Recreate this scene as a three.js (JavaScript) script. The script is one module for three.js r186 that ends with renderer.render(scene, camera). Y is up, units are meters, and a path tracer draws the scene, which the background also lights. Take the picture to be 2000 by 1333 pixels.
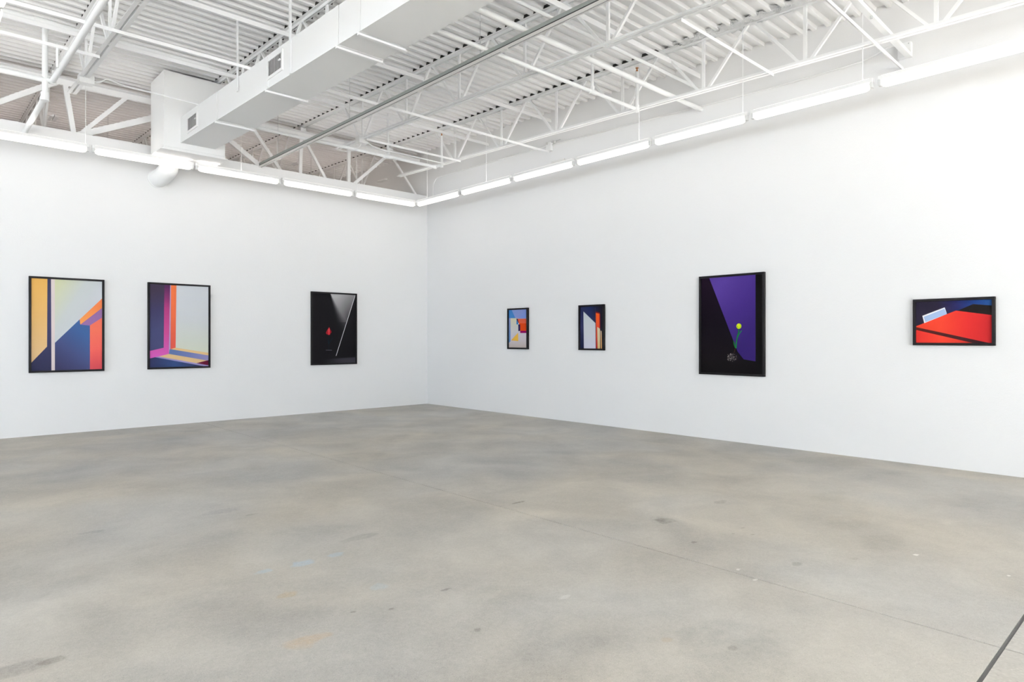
import * as THREE from 'three';
import { mergeGeometries } from 'three/addons/utils/BufferGeometryUtils.js';
import { RoundedBoxGeometry } from 'three/addons/geometries/RoundedBoxGeometry.js';
import { RectAreaLightUniformsLib } from 'three/addons/lights/RectAreaLightUniformsLib.js';

// ------------------------------------------------------------------ camera, sky, exposure
const scene = new THREE.Scene();
const EYE = 1.27, FOCAL = 1277.62, YAW = 0.749066, CX = 1000, CY = 662;
const camera = new THREE.PerspectiveCamera(2 * Math.atan(666.5 / FOCAL) * 180 / Math.PI, 2000 / 1333, 0.05, 100);
const FW = new THREE.Vector3(Math.sin(YAW), 0, -Math.cos(YAW)), RT = new THREE.Vector3(Math.cos(YAW), 0, Math.sin(YAW));
camera.position.set(0, EYE, 0);
camera.lookAt(FW.x, EYE, FW.z);
camera.setViewOffset(2000, 1333, 0, 4.5, 2000, 1333);
scene.add(camera);
scene.background = new THREE.Color().setRGB(7.5, 8.55, 9.9);      // overcast daylight outside the shop window behind the camera
const renderer = new THREE.WebGLRenderer();
renderer.toneMapping = THREE.LinearToneMapping;
renderer.toneMappingExposure = 1.02;
renderer.shadowMap.enabled = true;
RectAreaLightUniformsLib.init();
const SUN = 270;
{ // sun added in front of the shop window to lift the ceiling by bounce: it falls on the forecourt and on a strip of floor behind the camera
  const sun = new THREE.DirectionalLight(new THREE.Color().setRGB(1.0, 0.985, 0.965), SUN); sun.position.set(0.5, 16, 32); sun.target.position.set(0, 0, 10); sun.castShadow = true;
  sun.shadow.camera.left = -25; sun.shadow.camera.right = 25; sun.shadow.camera.top = 25; sun.shadow.camera.bottom = -25; sun.shadow.camera.far = 80; scene.add(sun, sun.target);
}
const LAMP = { down: 5.5, up: 8, glow: 1.5, color: [1.0, 0.935, 0.865] };

// ------------------------------------------------------------------ room measures (metres)
const WX = 7.49, WZ = -10.49;              // face of the long wall, face of the partition wall
const XL = -7.5, ZF = 11.0, ZB = -15.6;     // unseen ends of the room
const SL = 0.0265;                         // roof fall along z
const deckY = (z) => 4.65 - SL * z;        // underside of the roof deck
const LY = 3.68, LX = 6.774, LZ = -9.82;   // lamp loop
const V = (x, y, z) => new THREE.Vector3(x, y, z);
// a photo pixel gives a direction; the plane it lies on gives the distance
function ray(px, py) { return FW.clone().addScaledVector(RT, (px - CX) / FOCAL).add(V(0, (CY - py) / FOCAL, 0)); }
function P(px, py, axis, v) { const d = ray(px, py), o = V(0, EYE, 0); return o.addScaledVector(d, (v - o[axis]) / d[axis]); }
function S(px, py, e0) { const d = ray(px, py); return V(0, EYE, 0).addScaledVector(d, e0 / (d.y + SL * d.z)); }

// ------------------------------------------------------------------ noise and textures
function rng(seed) { let s = seed >>> 0; return () => { s = (s + 0x6D2B79F5) >>> 0; let t = s; t = Math.imul(t ^ (t >>> 15), t | 1); t ^= t + Math.imul(t ^ (t >>> 7), t | 61); return ((t ^ (t >>> 14)) >>> 0) / 4294967296; }; }
const NT = new Float32Array(65536); { const r = rng(77); for (let i = 0; i < 65536; i++) NT[i] = r(); }
function vnoise(x, y) {
  const xi = Math.floor(x), yi = Math.floor(y); let fx = x - xi, fy = y - yi;
  fx = fx * fx * (3 - 2 * fx); fy = fy * fy * (3 - 2 * fy);
  const a = NT[(xi & 255) | ((yi & 255) << 8)], b = NT[((xi + 1) & 255) | ((yi & 255) << 8)], c = NT[(xi & 255) | (((yi + 1) & 255) << 8)], d = NT[((xi + 1) & 255) | (((yi + 1) & 255) << 8)];
  return a + (b - a) * fx + (c - a) * fy + (a - b - c + d) * fx * fy;
}
const fbm = (x, y, n) => { let s = 0, a = 0.5, t = 0; for (let i = 0; i < n; i++) { s += a * vnoise(x + i * 17.3, y - i * 9.1); t += a; a *= 0.5; x *= 2.03; y *= 2.03; } return s / t; };
const toS = (v) => Math.max(0, Math.min(255, Math.round(255 * (v <= 0.0031308 ? 12.92 * v : 1.055 * Math.pow(v, 1 / 2.4) - 0.055))));
const LUT = new Uint8Array(4097); for (let i = 0; i <= 4096; i++) LUT[i] = toS(i / 4096);
const s8 = (v) => LUT[v <= 0 ? 0 : v >= 1 ? 4096 : (v * 4096) | 0];

// ------------------------------------------------------------------ materials
const std = (r, g, b, rough = 0.6, metal = 0, more = {}) => new THREE.MeshStandardMaterial({ color: new THREE.Color().setRGB(r, g, b), roughness: rough, metalness: metal, side: THREE.DoubleSide, ...more });
const matte = (r, g, b, rough, spec, more = {}) => new THREE.MeshPhysicalMaterial({ color: new THREE.Color().setRGB(r, g, b), roughness: rough, specularIntensity: spec, side: THREE.DoubleSide, ...more });
function bumpTexture(size, f) {
  const d = new Uint8Array(size * size * 4);
  for (let y = 0; y < size; y++) for (let x = 0; x < size; x++) { const v = Math.max(0, Math.min(255, 255 * f(x, y))) | 0, i = 4 * (y * size + x); d[i] = d[i + 1] = d[i + 2] = v; d[i + 3] = 255; }
  const t = new THREE.DataTexture(d, size, size); t.wrapS = t.wrapT = THREE.RepeatWrapping; t.magFilter = THREE.LinearFilter; t.minFilter = THREE.LinearMipmapLinearFilter; t.generateMipmaps = true; t.needsUpdate = true; return t;
}
const rollerBump = bumpTexture(256, (x, y) => vnoise(x * 0.5, y * 0.5) * 0.6 + vnoise(x * 0.125, y * 0.125) * 0.4);
const M = {
  wall: matte(0.80, 0.80, 0.797, 0.9, 0, { bumpMap: rollerBump, bumpScale: 0.0006 }),
  deck: matte(0.93, 0.93, 0.92, 0.8, 0),
  fluteShade: std(0.07, 0.068, 0.064, 0.6),  // dark tone that paints the shade inside the deck flutes
  steel: matte(0.92, 0.92, 0.915, 0.8, 0),
  pipe: matte(0.90, 0.905, 0.90, 0.7, 0.3),
  duct: matte(0.90, 0.90, 0.89, 0.8, 0),
  grille: std(0.62, 0.62, 0.62, 0.5),
  ductInside: std(0.10, 0.10, 0.10, 0.9),
  galvanised: std(0.42, 0.46, 0.45, 0.42, 0.7),
  trackWhite: std(0.80, 0.79, 0.77, 0.45),
  trackDark: std(0.05, 0.05, 0.05, 0.6),
  wire: std(0.60, 0.61, 0.61, 0.45, 0.4),
  housing: std(0.84, 0.84, 0.83, 0.4),
  cap: std(0.70, 0.70, 0.69, 0.5),
  tube: std(0.9, 0.9, 0.9, 0.4, 0, { emissive: new THREE.Color().setRGB(...LAMP.color), emissiveIntensity: LAMP.glow }),
  addedTopGlow: std(0.9, 0.9, 0.9, 0.4, 0, { emissive: new THREE.Color().setRGB(...LAMP.color), emissiveIntensity: 0.8 }),
  addedTubeWarm: std(0.9, 0.9, 0.9, 0.4, 0, { emissive: new THREE.Color().setRGB(1, 0.86, 0.76), emissiveIntensity: LAMP.glow * 0.8 }),
  brass: std(0.52, 0.22, 0.08, 0.35, 0.6),
  frame: matte(0.010, 0.009, 0.010, 0.5, 0.3),
  board: std(0.3, 0.27, 0.24, 0.9),
  black: std(0.02, 0.02, 0.02, 0.6),
  roof: std(0.3, 0.3, 0.3, 0.9),
  foam: std(0.93, 0.93, 0.93, 0.85, 0, { bumpMap: rollerBump, bumpScale: 0.01 }),
  asphalt: std(0.58, 0.57, 0.55, 0.9),
  glass: new THREE.MeshPhysicalMaterial({ color: 0xffffff, roughness: 0, transmission: 1, thickness: 0, ior: 1.5 }),
  aluminium: std(0.55, 0.56, 0.57, 0.35, 0.8),
};

// ------------------------------------------------------------------ geometry helpers
function box(cx, cy, cz, w, h, d) { const g = new THREE.BoxGeometry(w, h, d); g.translate(cx, cy, cz); return g; }
function rbox(cx, cy, cz, w, h, d, r = 0.004) { const g = new RoundedBoxGeometry(w, h, d, 1, r); g.translate(cx, cy, cz); return g; }
function span(x0, x1, y0, y1, z0, z1) { return box((x0 + x1) / 2, (y0 + y1) / 2, (z0 + z1) / 2, Math.abs(x1 - x0), Math.abs(y1 - y0), Math.abs(z1 - z0)); }
// a straight bar from p to q whose cross-section is a polygon [side, up]
function prism(p, q, poly, upHint = V(0, 1, 0)) {
  const dir = q.clone().sub(p).normalize(), side = dir.clone().cross(upHint).normalize(), up = side.clone().cross(dir).normalize();
  const pos = [], pt = (o, a) => o.clone().addScaledVector(side, a[0]).addScaledVector(up, a[1]);
  const n = poly.length, push = (...v) => v.forEach((e) => pos.push(e.x, e.y, e.z));
  for (let i = 0; i < n; i++) { const a = poly[i], b = poly[(i + 1) % n]; const A = pt(p, a), B = pt(p, b), C = pt(q, b), D = pt(q, a); push(A, B, C, A, C, D); }
  const tri = THREE.ShapeUtils.triangulateShape(poly.map((a) => new THREE.Vector2(a[0], a[1])), []);
  for (const [a, b, c] of tri) { push(pt(p, poly[c]), pt(p, poly[b]), pt(p, poly[a])); push(pt(q, poly[a]), pt(q, poly[b]), pt(q, poly[c])); }
  const g = new THREE.BufferGeometry(); g.setAttribute('position', new THREE.Float32BufferAttribute(pos, 3));
  g.setAttribute('uv', new THREE.Float32BufferAttribute(new Float32Array(pos.length / 3 * 2), 2)); g.computeVertexNormals(); return g;
}
const rect = (w, h) => [[-w / 2, -h / 2], [w / 2, -h / 2], [w / 2, h / 2], [-w / 2, h / 2]];
const bar = (p, q, w, h = w, up) => prism(p, q, rect(w, h), up);
const angle = (l, t, sx = 1, sy = 1) => [[0, 0], [sx * l, 0], [sx * l, sy * t], [sx * t, sy * t], [sx * t, sy * l], [0, sy * l]];
function cyl(p, q, r, seg = 12) {
  const g = new THREE.CylinderGeometry(r, r, p.distanceTo(q), seg); g.applyQuaternion(new THREE.Quaternion().setFromUnitVectors(V(0, 1, 0), q.clone().sub(p).normalize())); g.translate((p.x + q.x) / 2, (p.y + q.y) / 2, (p.z + q.z) / 2); return g;
}
function tubeAlong(pts, r, seg = 40, rs = 10) { return new THREE.TubeGeometry(new THREE.CatmullRomCurve3(pts, false, 'centripetal'), seg, r, rs); }
const plain = (g) => { const k = g.index ? g.toNonIndexed() : g; for (const a of Object.keys(k.attributes)) if (!['position', 'normal', 'uv'].includes(a)) k.deleteAttribute(a); return k; };
const join = (gs) => gs.length === 1 ? gs[0] : mergeGeometries(gs.map(plain));
function uvMetres(g, s = 1) {                // box-projected uv in metres
  const k = g.index ? g.toNonIndexed() : g; const p = k.attributes.position, n = k.attributes.normal, uv = new Float32Array(p.count * 2);
  for (let i = 0; i < p.count; i++) { const ax = Math.abs(n.getX(i)), ay = Math.abs(n.getY(i)), az = Math.abs(n.getZ(i)); const x = p.getX(i), y = p.getY(i), z = p.getZ(i); const c = ay > ax && ay > az ? [x, z] : ax > az ? [z, y] : [x, y]; uv[2 * i] = c[0] * s; uv[2 * i + 1] = c[1] * s; }
  k.setAttribute('uv', new THREE.BufferAttribute(uv, 2)); return k;
}
// ------------------------------------------------------------------ object helpers
const taken = {};
function numbered(n) { taken[n] = (taken[n] ?? -1) + 1; return taken[n] ? `${n}_${String(taken[n]).padStart(3, '0')}` : n; }
function mesh(name, geos, mat, parent) { const m = new THREE.Mesh(join(Array.isArray(geos) ? geos : [geos]), mat); m.name = parent === scene ? numbered(name) : name; m.castShadow = m.receiveShadow = true; parent.add(m); return m; }
function tag(o, label, category, group) { o.userData.label = label; o.userData.category = category; if (group) o.userData.group = group; return o; }
function thing(name, label, category, group, at) { const o = new THREE.Group(); o.name = numbered(name); if (at) o.position.copy(at); scene.add(o); return tag(o, label, category, group); }
function structure(name, label, geos, mat) { const o = geos ? mesh(name, geos, mat, scene) : new THREE.Group(); if (!geos) { o.name = numbered(name); scene.add(o); } o.userData.kind = 'structure'; if (label) o.userData.label = label; return o; }

// ================================================================== THE SETTING
// ---- floor: ground and polished concrete slabs with sawn joints between them
const JX = 3.30, JZ = -0.595;
const blobs = [];   // stains seen on the slab: [px, py, rx, rz, dr, dg, db]
for (const [px, py, rx, rz, c] of [
  [1297, 1017, .09, .07, [-.10, -.10, -.095]], [1290, 1016, .05, .04, [-.06, -.06, -.06]], [1407, 981, .10, .035, [-.09, -.09, -.085]], [1012, 982, .07, .02, [-.16, -.16, -.15]],
  [1355, 1060, .025, .02, [-.13, -.13, -.12]], [1556, 1102, .04, .025, [-.10, -.10, -.10]], [1670, 1092, .03, .02, [-.06, -.06, -.06]], [1442, 1113, .02, .01, [.2, .2, .2]], [1475, 1133, .02, .01, [.2, .2, .2]],
  [1789, 1084, .02, .015, [.25, .25, .25]], [1970, 1125, .015, .01, [.25, .25, .25]], [595, 1100, .07, .05, [-.035, .04, .12]], [655, 1084, .05, .04, [-.02, .04, .10]], [515, 1117, .05, .035, [-.03, .04, .10]],
  [705, 1050, .13, .06, [-.07, -.07, -.065]], [740, 1147, .06, .04, [-.01, .03, .06]], [560, 1163, .06, .04, [.01, -.03, -.08]], [871, 1152, .03, .012, [-.15, -.15, -.14]], [600, 1252, .09, .05, [.02, -.03, -.08]],
  [980, 1165, .2, .14, [-.04, -.035, -.03]], [1430, 1255, .26, .2, [-.055, -.05, -.045]], [1480, 1290, .3, .16, [-.04, -.036, -.032]], [1305, 1251, .03, .02, [.0, -.03, -.06]], [1430, 1266, .03, .02, [-.08, -.08, -.08]], [430, 1000, .16, .07, [-.06, -.06, -.045]],
  [490, 1006, .05, .02, [-.08, -.08, -.08]], [180, 1040, .08, .03, [-.06, -.06, -.05]], [932, 1231, .02, .016, [-.1, -.1, -.1]], [98, 1292, .06, .03, [-.10, -.10, -.10]], [30, 1310, .12, .08, [-.10, -.10, -.09]], [690, 1196, .015, .01, [-.12, -.12, -.12]], [765, 1190, .015, .01, [-.12, -.12, -.12]],
  [1450, 1032, .02, .012, [-.1, -.1, -.1]], [1432, 1043, .015, .012, [-.1, -.1, -.1]], [1470, 1045, .02, .012, [-.1, -.1, -.1]], [1104, 1166, .04, .02, [.09, .09, .09]], [1725, 1060, .25, .12, [-.03, -.03, -.03]], [1660, 1020, .3, .12, [-.035, -.035, -.035]], [1620, 970, .25, .1, [-.035, -.03, -.03]],
]) { const q = P(px, py, 'y', 0); blobs.push([q.x, q.z, rx, rz, ...c]); }
function concrete(x0, x1, z0, z1, w, h) {
  const d = new Uint8Array(w * h * 4), fine = (x1 - x0) / w < 0.003, near = blobs.filter((b) => b[0] > x0 - 1 && b[0] < x1 + 1 && b[1] > z0 - 1 && b[1] < z1 + 1);
  const R = rng(Math.round((x0 * 31 + z0 * 17) * 100) + 5000);
  for (let j = 0; j < h; j++) {
    const z = z0 + (z1 - z0) * (j + 0.5) / h;
    for (let i = 0; i < w; i++) {
      const x = x0 + (x1 - x0) * (i + 0.5) / w;
      const wx = x + 0.35 * (vnoise(x * 1.9 + 40, z * 1.9) - 0.5), wz = z + 0.35 * (vnoise(x * 1.9, z * 1.9 + 70) - 0.5);
      const big = fbm(wx * 0.55 + 3, wz * 0.55 + 11, 3) - 0.5, mid = fbm(wx * 2.4 + 31, wz * 2.4, 4) - 0.5, tone = fbm(wx * 0.8 + 90, wz * 0.8 + 50, 3) - 0.5, sm = vnoise(x * 16, z * 16) - 0.5, tiny = vnoise(x * 70, z * 70) - 0.5;
      const grain = R() - 0.5;
      let l = 0.435 + 0.10 * big + 0.20 * mid + 0.02 * sm + 0.035 * tiny + 0.085 * grain;
      if (grain > 0.488) l += 0.08; else if (grain < -0.493) l -= 0.12;
      const t = 0.05 * Math.max(-0.5, Math.min(0.5, tone * 2.4)) + 0.02 * mid;
      let r = l * (1.045 + t), g = l, b = l * (0.915 - 1.5 * t);
      for (const k of near) { const u = (x - k[0]) / k[2], v = (z - k[1]) / k[3], q = u * u + v * v; if (q < 3) { const f = 1.6 / Math.max(k[2], k[3]), qq = q * (0.45 + 1.25 * vnoise(x * f + k[0] * 9, z * f)) + 0.25 * (vnoise(x * f * 3, z * f * 3) - 0.5), e = Math.max(0, Math.min(1, (1.25 - qq) / 0.9)), a = e * e * (3 - 2 * e) * (0.65 + 0.6 * vnoise(x * f * 5 + 7, z * f * 5)); r += k[4] * a; g += k[5] * a; b += k[6] * a; } }
      const o = 4 * (j * w + i); d[o] = s8(r); d[o + 1] = s8(g); d[o + 2] = s8(b); d[o + 3] = 255;
    }
  }
  const t = new THREE.DataTexture(d, w, h); t.colorSpace = THREE.SRGBColorSpace; t.magFilter = THREE.LinearFilter; t.minFilter = THREE.LinearMipmapLinearFilter; t.generateMipmaps = true; t.needsUpdate = true; return t;
}
const floorBump = bumpTexture(512, (x, y) => vnoise(x * 0.5, y * 0.5) * 0.5 + vnoise(x * 0.0625, y * 0.0625) * 0.5);
const floorRough = bumpTexture(256, (x, y) => 0.42 + 0.22 * vnoise(x * 0.0625, y * 0.0625));
function slabPatch(x0, x1, z0, z1, w, h) {          // top of a slab with its own texture, sides 6 cm deep
  const g = span(x0, x1, -0.06, 0, z0, z1), p = g.attributes.position, uv = g.attributes.uv;
  for (let i = 0; i < p.count; i++) uv.setXY(i, (p.getX(i) - x0) / (x1 - x0), (p.getZ(i) - z0) / (z1 - z0));
  const m = matte(1, 1, 1, 0.55, 0.6); m.map = concrete(x0, x1, z0, z1, w, h);
  return [g, m];
}
const floor = structure('floor', 'polished grey-brown concrete floor with sawn joints');
mesh('bedding', span(XL - 0.2, WX + 0.3, -0.2, -0.05, ZB - 0.2, ZF + 0.2), std(0.10, 0.10, 0.10, 0.9), floor);
const gap = 0.0045, gapZ = 0.008;
mesh('joint_filler', span(JX - gap, JX + gap, -0.03, -0.010, WZ, JZ - gapZ), std(0.05, 0.048, 0.045, 0.9), floor);
mesh('joint_filler', span(JX - gap, JX + gap, -0.03, -0.010, JZ + gapZ, ZF), std(0.05, 0.048, 0.045, 0.9), floor);
mesh('joint_filler', span(-0.6, WX, -0.02, -0.003, JZ - gapZ, JZ + gapZ), std(0.26, 0.265, 0.27, 0.9, 0, { bumpMap: rollerBump, bumpScale: 0.004 }), floor);
function slab(patches) {                             // one slab poured in one piece, textured in one or two pieces
  const gs = [], ms = []; for (const a of patches) { const [g, m] = slabPatch(...a); gs.push(plain(g)); ms.push(m); }
  const o = new THREE.Mesh(mergeGeometries(gs, true), ms.length > 1 ? ms : ms[0]); o.name = 'slab'; o.castShadow = o.receiveShadow = true; floor.add(o);
}
slab([[-0.6, JX - gap, WZ - 0.3, -5, 1400, 2000], [-0.6, JX - gap, -5, JZ - gapZ, 1700, 1900]]);
slab([[JX + gap, WX + 0.05, WZ - 0.3, -5, 1500, 1900], [JX + gap, WX + 0.05, -5, JZ - gapZ, 1700, 1800]]);
slab([[JX + gap, WX + 0.05, JZ + gapZ, ZF + 0.05, 900, 1800]]);
slab([[-0.6, JX - gap, JZ + gapZ, ZF + 0.05, 900, 1800]]);
slab([[XL - 0.1, -0.607, WZ - 0.3, ZF + 0.05, 300, 1000]]);
slab([[XL - 0.1, WX + 0.05, ZB - 0.1, WZ - 0.307, 600, 300]]);

// ---- walls
const wallGeo = (...a) => uvMetres(span(...a), 2);
structure('wall_right', 'long white painted gallery wall', wallGeo(WX, WX + 0.25, -0.2, 5.4, ZB - 0.25, ZF + 0.25), M.wall);
structure('wall_back', 'white painted partition wall ending below the roof', wallGeo(XL, WX, 0, 4.062, WZ - 0.14, WZ), M.wall);
const S0 = -9.4, S1 = -1.6, SY0 = 1.0, SY1 = 3.0;      // unseen side window, added to even out the light on the long wall
structure('wall_left', 'white painted side wall with an added long window', [wallGeo(XL - 0.25, XL, -0.2, 5.4, ZB - 0.25, S0), wallGeo(XL - 0.25, XL, -0.2, 5.4, S1, ZF + 0.25), wallGeo(XL - 0.25, XL, -0.2, SY0, S0, S1), wallGeo(XL - 0.25, XL, SY1, 5.4, S0, S1)], M.wall);
{ const w = structure('added_window_2', 'long aluminium side window added to light the gallery wall'), n = 4, xm = XL - 0.12;
  for (let k = 0; k <= n; k++) { const z = S0 + (S1 - S0) * k / n; mesh('mullion', span(xm - 0.04, xm + 0.04, SY0, SY1, z - 0.03, z + 0.03), M.aluminium, w); }
  for (const y of [SY0, SY1]) mesh('rail', span(xm - 0.04, xm + 0.04, y - 0.03, y + 0.03, S0, S1), M.aluminium, w);
  for (let k = 0; k < n; k++) { const a = S0 + (S1 - S0) * k / n + 0.03, b = S0 + (S1 - S0) * (k + 1) / n - 0.03, g = new THREE.PlaneGeometry(b - a, SY1 - SY0 - 0.06); g.rotateY(Math.PI / 2); g.translate(xm, (SY0 + SY1) / 2, (a + b) / 2); mesh('pane', g, M.glass, w); }
}
structure('wall_far', 'end wall of the space beyond the partition', wallGeo(XL, WX, -0.2, 5.4, ZB - 0.25, ZB), M.wall);
// wall behind the camera with a shop window
const W0 = -6.9, W1 = 2.2, WY0 = 0.1, WY1 = 4.2;
structure('wall_front', 'white wall with the shop window', [wallGeo(XL, W0, -0.2, 5.4, ZF, ZF + 0.25), wallGeo(W1, WX, -0.2, 5.4, ZF, ZF + 0.25), wallGeo(W0, W1, -0.2, WY0, ZF, ZF + 0.25), wallGeo(W0, W1, WY1, 5.4, ZF, ZF + 0.25)], M.wall);
const win = structure('window_1', 'aluminium shop window');
for (let k = 0; k <= 5; k++) { const x = W0 + (W1 - W0) * k / 5; mesh('mullion', span(x - 0.03, x + 0.03, WY0, WY1, ZF + 0.08, ZF + 0.16), M.aluminium, win); }
for (const y of [WY0, WY1]) mesh('rail', span(W0, W1, y - 0.03, y + 0.03, ZF + 0.08, ZF + 0.16), M.aluminium, win);
for (let k = 0; k < 5; k++) { const a = W0 + (W1 - W0) * k / 5 + 0.03, b = W0 + (W1 - W0) * (k + 1) / 5 - 0.03; const g = new THREE.PlaneGeometry(b - a, WY1 - WY0 - 0.06); g.translate((a + b) / 2, (WY0 + WY1) / 2, ZF + 0.12); mesh('pane', g, M.glass, win); }
structure('pavement', 'paved forecourt outside the shop window', span(XL - 12, WX + 8, -0.2, -0.02, ZF + 0.25, ZF + 14), M.asphalt);  // unseen ground, kept pale to bounce daylight up onto the ceiling
structure('added_side_yard', 'dark asphalt yard added outside the side window', span(XL - 12, XL - 0.25, -0.2, -0.02, ZB, ZF + 0.25), std(0.09, 0.09, 0.09, 0.9));  // unseen ground added here, kept dark to limit bounce onto deck and duct

// ---- roof deck: ribbed steel sheets laid across the joists
const deck = structure('ceiling', 'white painted ribbed steel roof deck');
const PITCH = 0.1524, RIB = 0.042, TOPW = 0.086;      // lower rib, upper flange
const X0 = XL - 0.1, X1 = WX + 0.1, ZD = -6.8;        // an upper flange is centred on z = ZD
function deckSheet(k) {
  const prof = [];
  for (let i = 0; i <= 6; i++) {
    const c = ZD + (k * 6 + i) * PITCH;              // centre of a lower rib is half a pitch before the flange
    const zr = c - PITCH / 2, web = (PITCH - RIB - TOPW) / 2;
    const low = i === 6 ? -0.0015 : 0;
    prof.push([zr - RIB / 2, low]); prof.push([zr + RIB / 2, low]);
    if (i < 6) { prof.push([zr + RIB / 2 + web, 0.038]); prof.push([zr + RIB / 2 + web + TOPW, 0.038]); }
  }
  const pos = [], uv = [];
  for (let i = 0; i + 1 < prof.length; i++) {
    const [za, ha] = prof[i], [zb, hb] = prof[i + 1], ya = deckY(za) + ha, yb = deckY(zb) + hb;
    pos.push(X0, ya, za, X1, ya, za, X1, yb, zb, X0, ya, za, X1, yb, zb, X0, yb, zb);
    uv.push(X0, za, X1, za, X1, zb, X0, za, X1, zb, X0, zb);
  }
  const g = new THREE.BufferGeometry(); g.setAttribute('position', new THREE.Float32BufferAttribute(pos, 3)); g.setAttribute('uv', new THREE.Float32BufferAttribute(uv, 2)); g.computeVertexNormals();
  return g;
}
for (let k = -10; k <= 20; k++) { const z = ZD + k * 6 * PITCH; if (z > ZB - 1 && z < ZF + 0.3) mesh('deck_panel', deckSheet(k), M.deck, deck); }
{ const g = bar(V((XL + WX) / 2, deckY(ZB - 0.5) + 0.14, ZB - 0.5), V((XL + WX) / 2, deckY(ZF + 0.5) + 0.14, ZF + 0.5), WX - XL + 0.5, 0.19); mesh('roof_board', g, M.roof, deck); }

// dark strips standing in for the shade inside the flutes over the joists
function fluteShadeStrips(x, z0, z1) {
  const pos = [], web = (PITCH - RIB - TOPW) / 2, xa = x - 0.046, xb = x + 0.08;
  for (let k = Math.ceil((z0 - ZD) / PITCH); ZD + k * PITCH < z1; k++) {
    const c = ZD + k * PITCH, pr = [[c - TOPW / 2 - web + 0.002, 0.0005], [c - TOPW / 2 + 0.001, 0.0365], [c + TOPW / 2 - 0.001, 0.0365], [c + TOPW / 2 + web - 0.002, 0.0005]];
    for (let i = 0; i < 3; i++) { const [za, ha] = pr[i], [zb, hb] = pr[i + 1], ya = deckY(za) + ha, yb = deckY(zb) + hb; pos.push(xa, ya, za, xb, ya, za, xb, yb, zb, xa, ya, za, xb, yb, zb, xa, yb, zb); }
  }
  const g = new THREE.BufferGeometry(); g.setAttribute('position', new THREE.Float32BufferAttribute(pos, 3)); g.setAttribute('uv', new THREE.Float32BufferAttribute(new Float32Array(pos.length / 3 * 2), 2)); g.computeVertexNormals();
  const m = mesh('flute_shade_strips', g, M.fluteShade, deck); m.userData.kind = 'stuff'; m.userData.label = 'dark strips painting the shade in the deck flutes over a joist';
}
// ================================================================== STEEL
const JOIST = [1.51, 3.26, 5.03, 6.78], CH = 2.755;   // joist lines; height of the bottom chord over the eye at z = 0
const chordY = (z) => EYE + CH - SL * z;
const GZ = -10.76;                                    // girder plane
function chordGeo(x, z0, z1, yAt, up) {               // double angle
  const a = V(x, yAt(z0), z0), b = V(x, yAt(z1), z1), s = up ? -1 : 1; const gs = [];
  for (const d of [-1, 1]) gs.push(prism(a, b, angle(0.038, 0.005, d, s).map(([u, v]) => [u + d * 0.010, v])));
  return gs;
}
function makeJoist(x, zFar, zNear, zFarBottom, label, nodes) {
  const j = thing('open_web_joist', label, 'steel joist', 'open web steel joists');
  mesh('top_chord', chordGeo(x, zFar, zNear, (z) => deckY(z) - 0.001, true), M.steel, j);
  mesh('bottom_chord', chordGeo(x, zFarBottom, zNear, chordY, false), M.steel, j);
  for (const [i, z] of nodes.entries()) {
    const low = V(x, chordY(z) + 0.012, z), high = V(x, deckY(z) - 0.012, z);
    mesh('web_vertical', bar(low, high, 0.022, 0.034, V(0, 0, 1)), M.steel, j);
    const zn = z - 0.5825, zp = z + 0.5825;
    if (zn > zFar) mesh('web_diagonal', bar(low.clone().add(V(0, 0, -0.05)), V(x, deckY(zn) - 0.018, zn + 0.03), 0.028), M.steel, j);
    if (zp < zNear) mesh('web_diagonal', bar(low.clone().add(V(0, 0, 0.05)), V(x, deckY(zp) - 0.018, zp - 0.03), 0.028), M.steel, j);
  }
  fluteShadeStrips(x, zFar, x > 6 && zFar > -12 ? -4.6 : zNear);
  return j;
}
const nodeList = []; for (let k = -4; k <= 13; k++) nodeList.push(-5.2 + 1.165 * k);
const inBay = nodeList.filter((z) => z > -9.3 && z < ZF - 0.3);
const backNodes = []; for (let k = 0; k < 4; k++) backNodes.push(-11.75 - 1.165 * k);
const where = ['between the duct and the side sprinkler pipe', 'directly above the rectangular air duct', 'beside the hanging grey steel track', 'close above the lamps along the long gallery wall'];
const whereBack = ['beside the sprinkler branch', 'above the duct', 'beside the hanging track', 'above the wall lamps'];
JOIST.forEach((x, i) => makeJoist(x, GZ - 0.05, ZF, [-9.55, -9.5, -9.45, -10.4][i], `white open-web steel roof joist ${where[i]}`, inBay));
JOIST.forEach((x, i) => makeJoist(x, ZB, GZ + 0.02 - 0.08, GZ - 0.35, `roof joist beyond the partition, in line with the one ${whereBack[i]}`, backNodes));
for (const [i, x] of [-0.26, -2.03, -3.8, -5.57].entries()) { const j = makeJoist(x, GZ - 0.05, ZF, -9.5, `${['first', 'second', 'third', 'fourth'][i]} white open-web roof joist past the sprinkler riser`, inBay); j.userData.group = 'roof joists on the side away from the pictures'; }

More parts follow.
